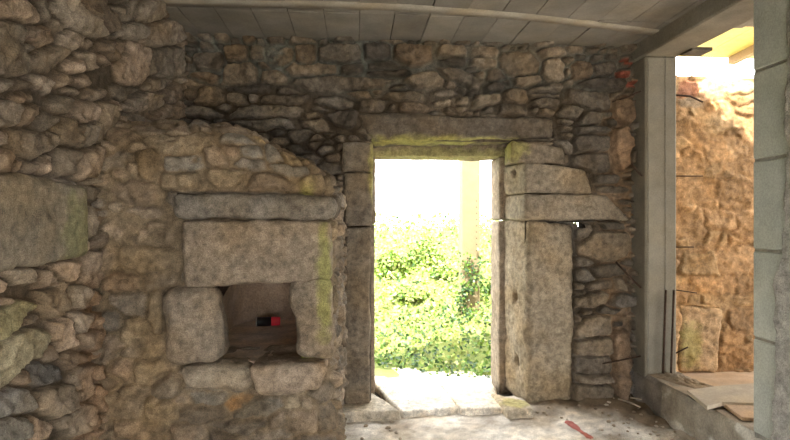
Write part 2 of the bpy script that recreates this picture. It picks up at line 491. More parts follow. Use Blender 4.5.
# ================================================================== WALL: back
pixB = lambda u, v: (lambda p: (p[0], p[2]))(atY(u, v, YB))
DK = (0.078, 0.068, 0.058); MD = (0.122, 0.104, 0.085); LT = (0.180, 0.148, 0.112); BR = (0.155, 0.118, 0.085)
rowsB = [
 (238,55,13,9),(240,75,18,11,-5,LT),(257,54,7,8),(280,57,13,10,0,LT),(307,55,10,10),(275,77,13,6,0,LT),(313,70,25,6,0,LT),
 (210,64,15,11,0,MD),(207,77,13,5,0,BR),(194,84,10,5),(192,93,8,5),(212,97,14,10),(238,99,10,7,10,LT),(250,90,22,4,0,DK),
 (287,91,12,4),(294,101,27,6,0,MD),(223,108,10,4),(205,113,18,6),(271,113,38,7),(316,107,9,3),(270,124,30,5),(318,124,26,6,8),
 (377,53,15,9,0,DK),(341,55,20,9),(352,71,13,7,0,DK),(382,67,15,5),(392,75,30,3.5,0,DK),(345,84,44,7,0,MD),(361,97,12,4,0,LT),
 (378,93,6,3,0,LT),(327,103,27,6),(372,105,16,6,0,MD),(319,109,13,4),(341,120,17,10,0,DK),(411,97,28,5,0,LT),(391,108,5,3),
 (414,108,16,3.5,0,BR),(414,56,19,10,0,BR),(427,44,5,3),(423,80,18,8,0,LT),(398,89,10,4),(386,42,12,3),(309,117,9,5),
 (452,55,17,6,0,LT),(452,64,15,5,0,DK),(482,54,14,6),(482,64,13,5,0,LT),(457,78,25,7,24,MD),(518,64,19,12,0,LT),(495,75,10,5,0,MD),
 (525,83,12,5,0,LT),(551,72,11,11,0,LT),(548,56,13,4),(493,90,11,5,0,DK),(513,97,12,7),(484,102,16,6,-14,LT),(461,103,9,4),
 (436,96,16,5),(443,104,12,3),(513,111,17,5,4,MD),(490,110,6,3),(545,90,15,4),(547,96,14,3),(545,105,14,6,0,MD),(531,112,6,4),
 (579,72,10,9,0,BR),(603,71,12,8,0,MD),(600,86,22,7,0,DK),(585,100,23,10,9,MD),(569,112,12,8),(589,120,12,6),(544,114,8,5),
 (563,124,8,4),(621,112,10,13,0,(0.21,0.145,0.095)),(562,129,9,4),(588,131,15,4),(564,136,8,4),(589,144,20,9,0,MD),
 (563,146,9,6,30),(592,163,22,10,8,MD),(604,180,12,5),(610,190,14,4),(600,197,16,3),(619,150,10,22,0,(0.23,0.155,0.10)),
 (604,246,26,15,0,LT),(583,234,8,8),(583,263,9,4),(582,276,10,6),(606,271,16,5),(618,284,6,6),(601,287,13,5),(592,299,20,8,-25,LT),
 (620,300,12,8),(584,312,8,5),(611,310,16,5),(592,326,24,11,-12,LT),(589,345,20,9,-6,LT),(590,364,20,9,0,MD),(589,378,18,4),
 (589,392,21,11,0,LT),(619,352,9,44,0,(0.22,0.155,0.105)),(576,320,5,5),(618,325,10,8)]
seedsB = seeds_from_px(rowsB, pixB) + [block_seed(xz(q)) for q in door_blocks]
opening = dict(c=np.array([0.72, 1.03]), A=np.array([[0.62, 0], [0, 1.06]]), p=12.0, kind='block', tint=None)
seedsB.append(opening)
rsB = np.random.RandomState(5)
fill_seeds(seedsB, XL, 2.3, 0.0, 2.86, rsB, dmin=0.018, hmax=0.06, asp=(1.2, 2.6))
PAL_BACK = [(0.155, 0.132, 0.106), (0.130, 0.114, 0.095), (0.168, 0.138, 0.105), (0.115, 0.102, 0.087), (0.16, 0.128, 0.095)]
def mortB(u, v):
    up = sstep(2.35, 2.62, v + 0.12 * fbm(u * 3, v * 3, 301, 3))
    rgt = sstep(1.85, 2.05, u + 0.1 * fbm(u * 4, v * 4, 305, 3)) * (1 - up)
    m = np.array([0.075, 0.06, 0.045]) * (1 - up)[..., None] + np.array([0.14, 0.145, 0.13]) * up[..., None]
    return m * (1 - rgt)[..., None] + np.array([0.21, 0.15, 0.10]) * rgt[..., None]
def stainB(u, v, col):
    for (px, py, hw, hh) in ((623, 64, 5, 4), (622, 76, 8, 3), (628, 86, 4, 3)):      # red brick bits in the mortar
        c = pixB(px, py); e = pixB(px + hw, py + hh)
        q = np.maximum(np.abs(u - c[0]) / abs(e[0] - c[0]), np.abs(v - c[1]) / abs(e[1] - c[1])) + 0.4 * fbm(u * 30, v * 30, 311, 2)
        w = (1 - sstep(0.8, 1.1, q))[..., None]
        col = col * (1 - w) + np.array([0.26, 0.085, 0.06]) * w
    return col
uB, vB, hB, cB, blkB = rubble(XL, 2.3, 0.0, 2.86, 0.0085, seedsB, 11, PAL_BACK, mortB, D=0.075, jw=0.010, recolour=stainB, k=0.024, warp=0.017, rough=0.016)
hB = np.where((uB > 1.28) & (uB < 1.62) & (vB < 1.75), np.minimum(hB, -0.03), hB)
hole = pixB(576.5, 225)
inhole = (np.abs(uB - hole[0]) < 0.046) & (np.abs(vB - hole[1]) < 0.024)
inopen = (uB > 0.12) & (uB < 1.345) & (vB < 2.07)
cut = inhole | inopen
keep = ~(cut[:-1, :-1] & cut[1:, 1:])
vv = np.stack([uB, YB - hB, vB], axis=-1).reshape(-1, 3)
ff = grid_faces(*uB.shape, keep=keep)
vv, ff, cc = compact(vv, ff, cB.reshape(-1, 3))
wall_back = mesh_obj('wall_back', vv, ff, M['stone'], col=cc)
tag(wall_back, 'back wall of dark irregular rubble stones around the doorway', 'wall', kind='structure')
mb = MB()                                            # the body of the wall, left open at the doorway and the chink
xs = [XL - 0.6, -0.02, 1.42, hole[0] - 0.042, hole[0] + 0.042, 2.44]
zs = [-0.3, hole[1] - 0.020, hole[1] + 0.020, 2.12, 2.88]
for i in range(len(xs) - 1):
    for k in range(len(zs) - 1):
        if i == 1 and k < 3: continue
        if i == 3 and k == 1: continue
        sk = hole[0] / YB * (YOUT - 0.08 - YB) if k == 1 else 0.0      # the chink runs askew through the wall
        s0 = sk if i == 4 else 0.0; s1 = sk if i == 2 else 0.0
        ya, yb_ = YB + 0.06, YOUT - 0.02
        mb.hexa([(xs[i], ya, zs[k]), (xs[i + 1], ya, zs[k]), (xs[i + 1] + s1, yb_, zs[k]), (xs[i] + s0, yb_, zs[k]),
                 (xs[i], ya, zs[k + 1]), (xs[i + 1], ya, zs[k + 1]), (xs[i + 1] + s1, yb_, zs[k + 1]), (xs[i] + s0, yb_, zs[k + 1])])
mb.box(-0.02, 1.42, YB - 0.02, YOUT - 0.02, -0.3, -0.03)
mb.build('wall_core', M['core'], wall_back)

# doorway: hewn stones, one part each
dw = empty('stone_doorway', (0.7, YB + 0.2, 0.0))
tag(dw, 'open doorway framed by large hewn granite blocks in the back wall', 'doorway', kind='thing')
def dst(name, q, depth, seed, base=GRAN, r=0.015, out=0.03, dx=(0, 0, 0, 0), dz=(0, 0, 0, 0), **kw):
    f = push(q, -out); b = push(q, depth, dx, dz)
    return stone_block(name, f, b, dw, base, r, seed=seed, **kw)
def xl(v): return atY(371, v, YB)[0]
dst('lintel', D_LINTEL, 0.36, 1, (0.125, 0.106, 0.086), r=0.03, amp=0.012,
    moss=[((0.7, 4.08, 2.06), (0.75, 0.2, 0.05), YEL_GREEN, 0.75)], label='long dark lintel stone')
mo_l = [((0.135, 4.0, 1.85), (0.03, 0.3, 0.3), YEL_GREEN, 0.6)]
dst('jamb_stone', D_L1, 0.36, 2, (0.175, 0.15, 0.12), moss=mo_l)
dst('jamb_stone', D_L2, 0.36, 3, (0.18, 0.152, 0.12), moss=mo_l)
dst('jamb_post', D_L3, 0.36, 4, (0.19, 0.16, 0.125), label='tall left jamb stone')
def splay(q): # back edge of the right-hand stones narrows the opening
    return (1.262 - q[0][0], 0, 0, 1.262 - q[3][0])
dst('jamb_stone', D_R0, 0.36, 5, (0.20, 0.165, 0.125), dx=splay(D_R0), moss=[((1.25, 4.1, 2.02), (0.12, 0.3, 0.1), YEL_GREEN, 0.6)])
dst('jamb_stone', D_RA, 0.36, 6, (0.26, 0.218, 0.165), dx=splay(D_RA), r=0.03,
    dents=[(tuple(np.array([1.30, 4.17, atY(506, 173, 4.2)[2]])), 0.03, 0.10)])
dst('jamb_stone', D_RB, 0.36, 7, (0.26, 0.218, 0.165), dx=splay(D_RB), r=0.03)
zc1, zc2 = atY(512, 297, 4.18)[2], atY(513, 360, 4.18)[2]
dst('jamb_post', D_RC, 0.36, 8, (0.29, 0.24, 0.175), dx=splay(D_RC), r=0.04, amp=0.014, label='broad tall right jamb stone',
    dents=[((1.30, 4.17, zc1), 0.034, 0.10), ((1.30, 4.15, zc2), 0.036, 0.10)])
# inner rebate stones
def bq(x0, x1, z0, z1, Y): return [np.array([x0, Y, z0]), np.array([x1, Y, z0]), np.array([x1, Y, z1]), np.array([x0, Y, z1])]
def inner(name, x0, x1, z0, z1, seed, **kw):
    return stone_block(name, bq(x0, x1, z0, z1, 4.34), bq(x0, x1, z0, z1, YOUT), dw, GRAN, 0.018, seed=seed, amp=0.006, **kw)
inner('rebate_stone', -0.10, 0.168, 1.42, 1.985, 11); inner('rebate_stone', -0.10, 0.165, -0.05, 1.41, 12)
inner('rebate_stone', 1.224, 1.50, 1.45, 1.985, 13); inner('rebate_stone', 1.222, 1.50, -0.05, 1.44, 14)
inner('rear_lintel', -0.15, 1.55, 1.985, 2.25, 15, moss=[((0.7, 4.35, 2.0), (0.8, 0.2, 0.08), YEL_GREEN, 0.5)])
# threshold slabs
def slab_px(name, px, z, th, seed, base, parent, r=0.018, amp=0.007, **kw):
    top = [atZ(u, v, z) for u, v in px]           # tl, tr, br, bl on the floor
    tl, tr, br, bl = top
    d = np.array([0, 0, -th])
    return stone_block(name, [bl + d, br + d, br, bl], [tl + d, tr + d, tr, tl], parent, base, r, amp, seed=seed, **kw)
TH = (0.50, 0.45, 0.37)
slab_px('threshold_slab', [(342, 401), (372, 392), (401, 402), (399, 412)][0:2] + [(401, 411), (341, 413)], 0.055, 0.12, 21, TH, dw)
slab_px('threshold_slab', [(371, 381), (440, 382), (459, 408), (402, 412)], 0.03, 0.12, 22, (0.74, 0.70, 0.63), dw)
slab_px('threshold_slab', [(441, 382), (492, 381), (505, 408), (461, 409)], 0.035, 0.12, 23, (0.74, 0.70, 0.63), dw)
slab_px('threshold_slab', [(490, 392), (528, 401), (534, 409), (507, 410)], 0.06, 0.12, 24, TH, dw,
        moss=[(tuple(atZ(515, 402, 0.06)), (0.12, 0.12, 0.1), YEL_GREEN, 0.7)])

# ================================================================== WALL: left
pixL = lambda u, v: (lambda p: (p[1], p[2]))(atX(u, v, XL))
rowsL = [
 (12,47,20,32,0,(0.17,0.145,0.115)),(22,9,26,14),(52,10,9,13),(86,20,30,12,35),(106,14,26,9,40),(47,34,15,8),(65,26,6,5),(78,40,9,9,30),
 (56,60,20,11,-8,LT),(36,45,4,4),(82,66,10,8),(94,60,5,10,-30),(89,79,10,8),(71,81,8,8),(108,79,10,8),(48,80,13,8),(5,83,9,8),(25,86,10,6),
 (100,45,11,7),(104,58,7,5),(131,12,10,10),(152,12,10,12),(133,30,15,8),(165,34,16,13),(114,47,15,9),(140,66,15,20),(168,62,16,16),
 (108,80,12,9),(161,84,12,8),(130,92,14,7),(150,100,14,8),(172,92,12,9),(178,110,14,7),
 (9,116,14,10),(35,114,13,9),(53,123,9,9,40),(34,95,10,5),(70,103,9,9),(87,114,10,9),(77,90,8,5),(102,91,11,6),(73,132,9,13,0,LT),
 (91,135,6,10),(109,122,8,20,0,(0.21,0.165,0.115)),(41,146,22,14,0,LT),(70,162,14,12,0,LT),(9,161,10,13),(52,160,10,12),(102,165,16,14),(4,140,8,8),
 (95,195,7,6),(93,222,5,13),(112,200,8,8),(22,274,17,8),(73,269,12,10),(4,283,9,9),(53,277,10,9),(51,264,9,5),
 (61,299,16,13,-15,LT),(83,300,8,10),(14,315,30,13,-35,(0.20,0.19,0.12)),(29,297,9,5),(8,298,8,6),(37,323,8,6),(22,356,40,16,-36,(0.225,0.205,0.145)),
 (84,321,8,11),(70,336,9,14,-20),(90,338,6,12),(55,374,13,10,0,(0.12,0.115,0.11)),(12,406,26,12,-15,(0.15,0.145,0.135)),(15,430,24,14,-10,(0.16,0.155,0.14)),
 (66,401,16,16,0,LT),(89,381,9,16),(82,420,15,15,-50,LT),(95,436,10,8),(80,356,8,8,0,BR),(48,428,10,12)]
ASH_PX = [(-60, 168), (80, 183), (87, 255), (-60, 276)]
def pl(u, v): return atX(u, v, XL)
ASH = [pl(-30, 278), pl(86, 256), pl(84, 186), pl(-30, 170)]      # bl, br, tr, tl seen from the room
seedsL = seeds_from_px(rowsL, pixL)
seedsL.append(block_seed([(p[1], p[2]) for p in ASH]))
fill_seeds(seedsL, 0.3, 4.1, 0.0, 2.86, np.random.RandomState(8), dmin=0.02, hmax=0.10, asp=(1.0, 1.9))
PAL_LEFT = [(0.205, 0.172, 0.138), (0.185, 0.16, 0.13), (0.23, 0.182, 0.14), (0.215, 0.17, 0.128)]
def lit_stainL(u, v, col):
    low = (1 - sstep(0.75, 1.9, v))[..., None]
    col = col * (1 + 0.35 * low * np.array([1.05, 0.95, 0.8]))  # warm low light painted in: stones brighter towards the floor
    q = (np.abs(u - 2.62) / 0.16 + 0.5 * fbm(u * 6, v * 6, 431, 3))
    w = ((1 - sstep(0.3, 1.2, q)) * (1 - sstep(0.9, 1.5, v)))[..., None] * 0.6
    return col * (1 - w) + np.array([0.26, 0.155, 0.085]) * w
uL, vL, hL, cL, blkL = rubble(0.3, 4.1, 0.0, 2.86, 0.0105, seedsL, 23, PAL_LEFT, (0.085, 0.068, 0.05), D=0.056, jw=0.009, k=0.024,
                              rough=0.024, warp=0.026, recolour=lit_stainL, spread=0.012)
vv = np.stack([XL + hL - 0.05, uL, vL], axis=-1).reshape(-1, 3)
wall_left = mesh_obj('wall_left', vv, grid_faces(*uL.shape, flip=True), M['stone'], col=cL.reshape(-1, 3))
tag(wall_left, 'left wall of bulging brown rubble stones with earth joints', 'wall', kind='structure')
mb = MB(); mb.box(XL - 0.6, XL - 0.13, -1.5, YOUT - 0.02, -0.3, 2.88); mb.box(XL - 0.6, XL - 0.03, -1.5, 0.32, -0.3, 2.88)
mb.build('wall_core', M['core'], wall_left)
f = [np.array(p) + np.array([0.025, 0, 0]) for p in ASH]; b = [np.array(p) + np.array([-0.25, 0, 0]) for p in ASH]
mc = pl(73, 228); mr = (0.2, 0.15, 0.17)
stone_block('ashlar_block', f, b, wall_left, (0.215, 0.188, 0.145), 0.035, 0.014, seed=31,
            moss=[(tuple(mc), mr, (0.21, 0.215, 0.10), 0.6)], label='large smooth squared block with green algae patch')

# ================================================================== OVEN
ov = empty('stone_oven', (-0.6, 3.2, 0.0))
tag(ov, 'rubble stone bread oven with square mouth built into the left corner', 'oven', kind='thing')
O_MANTEL = qY([(171, 192), (337, 196), (335, 219), (172, 219)], YOV - 0.05)
O_LINTEL = qY([(182, 221), (331, 220), (330, 279), (184, 288)], YOV - 0.02)
O_JL = qY([(159, 289), (214, 286), (224, 366), (165, 370)], YOV - 0.05)
O_JR = qY([(291, 279), (331, 278), (335, 359), (296, 356)], YOV - 0.02)
O_HL = qY([(178, 367), (251, 366), (249, 392), (182, 390)], YOV - 0.06)
O_HR = qY([(246, 366), (329, 364), (321, 391), (257, 399)], YOV - 0.09)
L1 = (XOV - ROV) - (XL - 0.05); LA = ROV * math.pi / 2; LS = YB + 0.06 - (YOV + ROV)
def ov_u(X): return X - (XL - 0.05)
pixO = lambda u, v: (lambda p: (ov_u(p[0]), p[2]))(atY(u, v, YOV))
YE = (0.24, 0.19, 0.128); GY = (0.195, 0.178, 0.152); RB = (0.225, 0.168, 0.118)
rowsO = [
 (185,138,35,10,-4,(0.22,0.18,0.13)),(118,128,16,12),(147,165,10,14,0,(0.16,0.12,0.075)),(187,163,20,8,0,GY),(182,180,22,7,0,YE),(225,178,20,6,0,YE),
 (240,135,18,6,0,GY),(255,150,8,9,0,GY),(216,158,11,10),(233,150,6,9,0,RB),(265,130,8,5,0,(0.34,0.25,0.14)),(275,151,8,9,0,GY),(298,150,10,10,0,(0.28,0.22,0.14)),
 (316,148,8,7,0,YE),(290,170,18,6,0,GY),(323,163,8,8,0,YE),(270,182,22,6),(312,182,14,7,0,YE),(250,167,12,7),(332,185,6,9,0,YE),
 (134,192,24,12),(117,204,8,7),(150,212,16,6),(141,232,35,14),(144,260,38,14,0,(0.23,0.18,0.12)),(110,260,9,14),(121,280,16,10,0,RB),(158,280,14,8),
 (127,305,20,12),(158,312,9,18,0,YE),(133,330,18,10,0,YE),(112,320,10,14),(110,345,9,16),(150,345,14,10,0,YE),(123,369,12,10,0,RB),(150,370,15,10,0,YE),
 (121,401,24,18),(171,385,15,13,0,LT),(158,410,16,12,0,YE),(123,430,18,8),(105,431,9,9),(112,385,9,10),
 (212,396,16,6,0,GY),(236,401,11,6,0,(0.34,0.19,0.08)),(210,411,20,8,0,LT),(257,408,20,9,0,GY),(245,424,24,8),(191,433,16,8),(225,433,14,6),
 (293,404,6,6,0,(0.34,0.28,0.2)),(302,421,15,11),(322,392,12,10,0,LT),(331,420,10,14,0,LT),(280,420,8,9),(275,435,14,6),(320,440,14,7),(322,372,9,7,0,LT),
 (336,230,5,12,0,YE),(336,260,5,14,0,YE),(336,300,5,16,0,YE),(337,340,5,14,0,YE)]
seedsO = seeds_from_px(rowsO, pixO) + [block_seed([(ov_u(p[0]), p[2]) for p in q]) for q in (O_MANTEL, O_LINTEL, O_JL, O_JR, O_HL, O_HR)]
om = [pixO(222, 280), pixO(292, 352)]
seedsO.append(dict(c=np.array([(om[0][0] + om[1][0]) / 2, (om[0][1] + om[1][1]) / 2]),
                   A=np.array([[abs(om[1][0] - om[0][0]) / 2, 0], [0, abs(om[0][1] - om[1][1]) / 2]]), p=10, kind='block', tint=None))
UO1 = L1 + LA + LS
HO, RT = 1.71, 0.30                       # straight height, then the crown bends back
VO1 = HO + 0.45 + 0.9
fill_seeds(seedsO, 0, UO1, 0, VO1, np.random.RandomState(12), dmin=0.018, hmax=0.06, asp=(1.0, 1.9), limit=600)
PAL_OV = [(0.21, 0.17, 0.13), (0.23, 0.185, 0.135), (0.20, 0.172, 0.14), (0.22, 0.172, 0.125)]
def green_stripO(u, v, col):
    q = np.abs(u - (L1 + 0.01)) / 0.045 + 0.8 * fbm(u * 8, v * 5, 511, 3)  # yellow-green strip up the rounded right corner
    w = ((1 - sstep(0.5, 1.3, q)) * sstep(0.55, 0.75, v) * (1 - sstep(1.5, 1.7, v)))[..., None] * 0.75
    return col * (1 - w) + np.array([0.30, 0.32, 0.07]) * w
uO, vO, hO, cO, blkO = rubble(0, UO1, 0, VO1, 0.0095, seedsO, 37, PAL_OV, (0.19, 0.148, 0.10), D=0.042, jw=0.006, k=0.032,
                              rough=0.02, warp=0.03, mort_level=0.25, recolour=green_stripO, spread=0.011)
# footprint path and its normal
ua = uO
seg1 = ua <= L1; seg3 = ua >= L1 + LA
ang = np.clip((ua - L1) / ROV, 0, math.pi / 2)
pxo = np.where(seg1, XL - 0.05 + ua, np.where(seg3, XOV, XOV - ROV + ROV * np.sin(ang)))
pyo = np.where(seg1, YOV, np.where(seg3, YOV + ROV + (ua - L1 - LA), YOV + ROV - ROV * np.cos(ang)))
nxo = np.sin(ang); nyo = -np.cos(ang)
# vertical profile: straight, quarter bend, then inwards
dip = 0.19 * sstep(0.55, 1.0, np.clip(ua / (L1 + LA), 0, 1))   # crown drops towards the right corner
hs = HO - dip
arc = RT * math.pi / 2 * 0.95
t = np.clip((vO - hs) / arc, 0, 1) * math.pi / 2
inward = np.clip(vO - hs - arc, 0, 5)
zz = np.where(vO < hs, vO, hs + RT * np.sin(t) * 0.86) + inward * 0.05
ins = RT * (1 - np.cos(t)) * 0.8 + inward
s_ = np.clip(1 - ins / 1.35, 0.02, 1)
cxo, cyo = XL - 0.05, YB + 0.06
hO = hO * (1 - 0.55 * sstep(0.2, 1.0, t))
vx = cxo + (pxo - cxo) * s_ + hO * nxo * np.cos(t)
vy = cyo + (pyo - cyo) * s_ + hO * nyo * np.cos(t)
vz = zz + hO * np.sin(t)
oc = [pixO(212, 276), pixO(302, 368)]
mo = (uO > oc[0][0]) & (uO < oc[1][0]) & (vO < oc[0][1]) & (vO > oc[1][1])
keep = ~(mo[:-1, :-1] & mo[1:, 1:])
vv, ff, cc = compact(np.stack([vx, vy, vz], -1).reshape(-1, 3), grid_faces(*uO.shape, keep=keep), cO.reshape(-1, 3))
mesh_obj('oven_body', vv, ff, M['stone'], ov, col=cc)
def ost(name, q, depth, seed, base, out, **kw):
    return stone_block(name, push(q, -out), push(q, depth), ov, base, seed=seed, **kw)
gm = [((XOV - 0.03, YOV - 0.05, 1.15), (0.035, 0.2, 0.34), (0.26, 0.27, 0.08), 0.7)]  # the same yellow-green strip on the mouth stones
ost('mantel_stone', O_MANTEL, 0.30, 41, (0.185, 0.168, 0.145), 0.015, r=0.045, amp=0.012, label='long grey mantel stone')
ost('mouth_lintel', O_LINTEL, 0.22, 42, (0.26, 0.213, 0.163), 0.03, r=0.03, amp=0.010, label='broad lintel block over the oven mouth', moss=gm)
ost('mouth_jamb', O_JL, 0.24, 43, (0.245, 0.203, 0.158), 0.02, r=0.085, amp=0.014)
ost('mouth_jamb', O_JR, 0.24, 44, (0.245, 0.203, 0.158), 0.03, r=0.05, amp=0.014, moss=gm)
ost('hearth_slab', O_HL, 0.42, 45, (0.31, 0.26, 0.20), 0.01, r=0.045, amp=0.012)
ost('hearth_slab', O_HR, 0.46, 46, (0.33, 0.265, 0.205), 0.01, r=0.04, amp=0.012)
# baking chamber
zh = O_HR[3][2] - 0.012
xc = (atY(222, 300, YOV)[0] + atY(292, 300, YOV)[0]) / 2
secs = [(YOV + 0.10, 0.24, 0.44), (YOV + 0.24, 0.26, 0.47), (YOV + 0.32, 0.32, 0.50), (YOV + 0.6, 0.34, 0.54), (YOV + 0.95, 0.33, 0.52), (YOV + 1.1, 0.30, 0.46), (YOV + 1.16, 0.2, 0.3), (YOV + 1.17, 0.01, 0.01)]
V = []; Fc = []; na = 28
for (Y, w, h) in secs:
    for k in range(na):
        a = math.pi * k / (na - 1); c_, s1 = math.cos(a), math.sin(a)
        V.append((xc - w * (abs(c_) ** 0.7) * (1 if c_ > 0 else -1), Y, zh + h * (s1 ** 0.75 if s1 > 0 else 0)))
for i in range(len(secs) - 1):
    for k in range(na - 1):
        Fc.append((i * na + k, (i + 1) * na + k, (i + 1) * na + k + 1, i * na + k + 1))
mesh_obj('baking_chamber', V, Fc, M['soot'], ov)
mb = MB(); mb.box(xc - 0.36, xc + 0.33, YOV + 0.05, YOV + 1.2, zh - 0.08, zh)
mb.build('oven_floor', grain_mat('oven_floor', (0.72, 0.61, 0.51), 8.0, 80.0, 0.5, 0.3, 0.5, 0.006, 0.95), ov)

# spray can lying in the oven
pc = atZ(269, 326, zh)
can = empty('spray_can', (pc[0], pc[1], zh + 0.032), 0.12)
tag(can, 'small black spray can with red cap lying on the oven floor', 'spray can', kind='thing')
def lathe_x(name, prof, mat, parent, n=20):
    V = []; Fc = []
    for x, r in prof:
        for k in range(n): V.append((x, r * math.cos(2 * math.pi * k / n), r * math.sin(2 * math.pi * k / n)))
    for i in range(len(prof) - 1):
        for k in range(n): Fc.append((i * n + k, (i + 1) * n + k, (i + 1) * n + (k + 1) % n, i * n + (k + 1) % n))
    V = [np.array(v) + np.array(can.location) for v in V]
    return mesh_obj(name, V, Fc, mat, parent)
cbody = lathe_x('can_body', [(-0.085, 0.001), (-0.083, 0.028), (-0.08, 0.032), (-0.075, 0.0315), (0.015, 0.0315), (0.02, 0.001)], M['black'], can)
lathe_x('rim', [(-0.088, 0.026), (-0.086, 0.0315), (-0.08, 0.0325), (-0.0785, 0.0315)], M['tin'], cbody)
lathe_x('cap', [(0.015, 0.001), (0.016, 0.031), (0.02, 0.0325), (0.072, 0.029), (0.076, 0.026), (0.077, 0.001)], M['red'], can)

# ================================================================== FLOOR
res = 0.022
xs = np.arange(XL - 0.1, 2.32, res); ys = np.arange(-1.5, 4.2, res)
gx, gy = np.meshgrid(xs, ys)
hz = 0.016 * fbm(gx * 2, gy * 2, 601, 4) + 0.008 * fbm(gx * 14, gy * 14, 611, 3)
corner = np.exp(-(((gx - 1.95) / 0.55) ** 2 + ((gy - 3.98) / 0.3) ** 2))
edge = sstep(1.9, 2.15, gx) + sstep(3.75, 3.98, gy) * (np.abs(gx - 0.7) > 0.62)
hz += 0.05 * corner + 0.02 * np.clip(edge, 0, 1) * (1 + 2 * fbm(gx * 9, gy * 9, 621, 3)) - 0.012
pale = np.array([0.68, 0.64, 0.575]); dirt = np.array([0.20, 0.155, 0.11])
w = np.clip(1.1 * corner + 0.8 * np.clip(edge, 0, 1) + 0.9 * (1 - sstep(0.0, 0.35, gx)) * sstep(3.3, 3.6, gy) * 0.6 + 1.3 * fbm(gx * 3, gy * 3, 631, 4) + 0.12, 0, 1)[..., None]
fc = (pale * (1 - w) + dirt * w) * (1 + 0.5 * fbm(gx * 22, gy * 22, 641, 3))[..., None]
a = atZ(567, 421, 0); b_ = atZ(592, 437, 0)
tt = np.clip(((gx - a[0]) * (b_[0] - a[0]) + (gy - a[1]) * (b_[1] - a[1])) / ((b_[0] - a[0]) ** 2 + (b_[1] - a[1]) ** 2), 0, 1)
vv = np.stack([gx, gy, hz], -1).reshape(-1, 3)
floor = mesh_obj('floor', vv, grid_faces(*gx.shape), M['earth'], col=np.clip(fc, 0.01, 0.9).reshape(-1, 3))
tag(floor, 'dusty pale earth floor with brown dirt along the walls', 'floor', kind='structure')
mb = MB(); mb.box(XL - 0.6, XR + 0.4, -1.5, YB + 0.1, -0.3, -0.06); mb.build('floor_base', M['core'], floor)
# red paint stroke on the floor: a thin coat following the ground
def floor_z(x, y):
    i = int(round((y - ys[0]) / res)); j = int(round((x - xs[0]) / res))
    i = max(0, min(len(ys) - 1, i)); j = max(0, min(len(xs) - 1, j)); return hz[i, j]
V = []; Fc = []; cnt = 14
dirv = (b_ - a)[:2]; dirv /= np.linalg.norm(dirv); nrm = np.array([-dirv[1], dirv[0]])
rs = np.random.RandomState(3)
for i in range(cnt):
    p = a[:2] + (b_ - a)[:2] * i / (cnt - 1)
    hwid = (0.035 if i < 4 else 0.026) * rs.uniform(0.7, 1.2) * (0.4 if i in (0, cnt - 1) else 1)
    for k in range(5):
        q = p + nrm * hwid * (k / 2 - 1)
        V.append((q[0], q[1], floor_z(q[0], q[1]) + (0.006 if 0 < k < 4 else 0.003)))
for i in range(cnt - 1):
    for k in range(4): Fc.append((i * 5 + k, (i + 1) * 5 + k, (i + 1) * 5 + k + 1, i * 5 + k + 1))
o = mesh_obj('paint_mark', V, Fc, M['paint'])
tag(o, 'short red paint stroke on the pale floor right of the doorway', 'paint mark', kind='thing')

# ================================================================== CEILING and beam
ceiling = empty('ceiling', (0.5, 1.5, ZC))
tag(ceiling, 'low grey ceiling of plain boards with thin seams', 'ceiling', kind='structure')
mb = MB(); cols = []
rs = np.random.RandomState(17)
x = XL - 0.6
def cbox(x0, x1, y0, y1, z0, z1, c):
    n0 = len(mb.v); mb.bevbox(x0, x1, y0, y1, z0, z1, 0.002); cols.extend([c] * (len(mb.v) - n0))
while x < 2.26:
    wd = 0.235
    for (y0, y1) in ((-1.5, 1.2), (1.205, 3.46), (3.465, YOUT)):
        k = rs.uniform(0.86, 1.12); c = np.array([0.20, 0.188, 0.166]) * k
        cbox(x + 0.002, min(x + wd, 2.3) - 0.002, y0, y1, ZC + rs.uniform(0, 0.006), ZC + 0.14, c)
    x += wd
mesh_obj('board_deck', mb.v, mb.f, M['ceil'], ceiling, col=np.array(cols), smooth=False)
mb = MB(); mb.box(XL - 0.6, 2.3, -1.5, YOUT, ZC + 0.1, ZC + 0.3); mb.build('slab', M['concrete'], ceiling)
# pale bowed strip across the boards
V = []; Fc = []
pts = [atZ(u, v, ZC - 0.004)[:2] for u, v in ((166, 3), (230, 4), (300, 5), (380, 7), (460, 12), (540, 19), (610, 27), (662, 34))]
for p in pts:
    for dy, dz in ((-0.05, 0.004), (-0.046, -0.006), (0.046, -0.006), (0.05, 0.004)): V.append((p[0], p[1] + dy, ZC + dz))
for i in range(len(pts) - 1):
    for k in range(3): Fc.append((i * 4 + k, (i + 1) * 4 + k, (i + 1) * 4 + k + 1, i * 4 + k + 1))
mesh_obj('joint_strip', V, Fc, M['strip'], ceiling)
mb = MB(); mb.bevbox(2.19, 2.47, -1.5, YB + 0.05, 2.70, ZC + 0.12, 0.01)
beam = mb.build('ceiling_beam', M['concrete'])
tag(beam, 'grey concrete beam running along the ceiling above the right-hand opening', 'beam', kind='thing')
mb = MB(); mb.bevbox(2.44, 2.60, 3.60, 3.74, 2.685, 2.71, 0.003)
mb.build('formwork_board', M['kerb_dark'], beam)['label'] = 'short dark board sticking out under the beam'

# ================================================================== PILLARS and kerb
pil = empty('concrete_pillar', (2.33, 3.9, 0.24))
tag(pil, 'tall board-marked concrete pillar between back wall and courtyard opening', 'pillar', kind='thing')
mb = MB(); mb.bevbox(2.205, 2.455, 3.80, 4.04, 0.2, 2.70, 0.012)
shaft = mb.build('shaft', M['concrete'], pil)
mb = MB()
for xx, yy in ((2.225, 3.797), (2.36, 3.797)): mb.box(xx, xx + 0.004, yy, yy + 0.01, 0.24, 2.7)
mb.build('board_mark', grain_mat('board_mark', (0.17, 0.165, 0.145)), shaft)
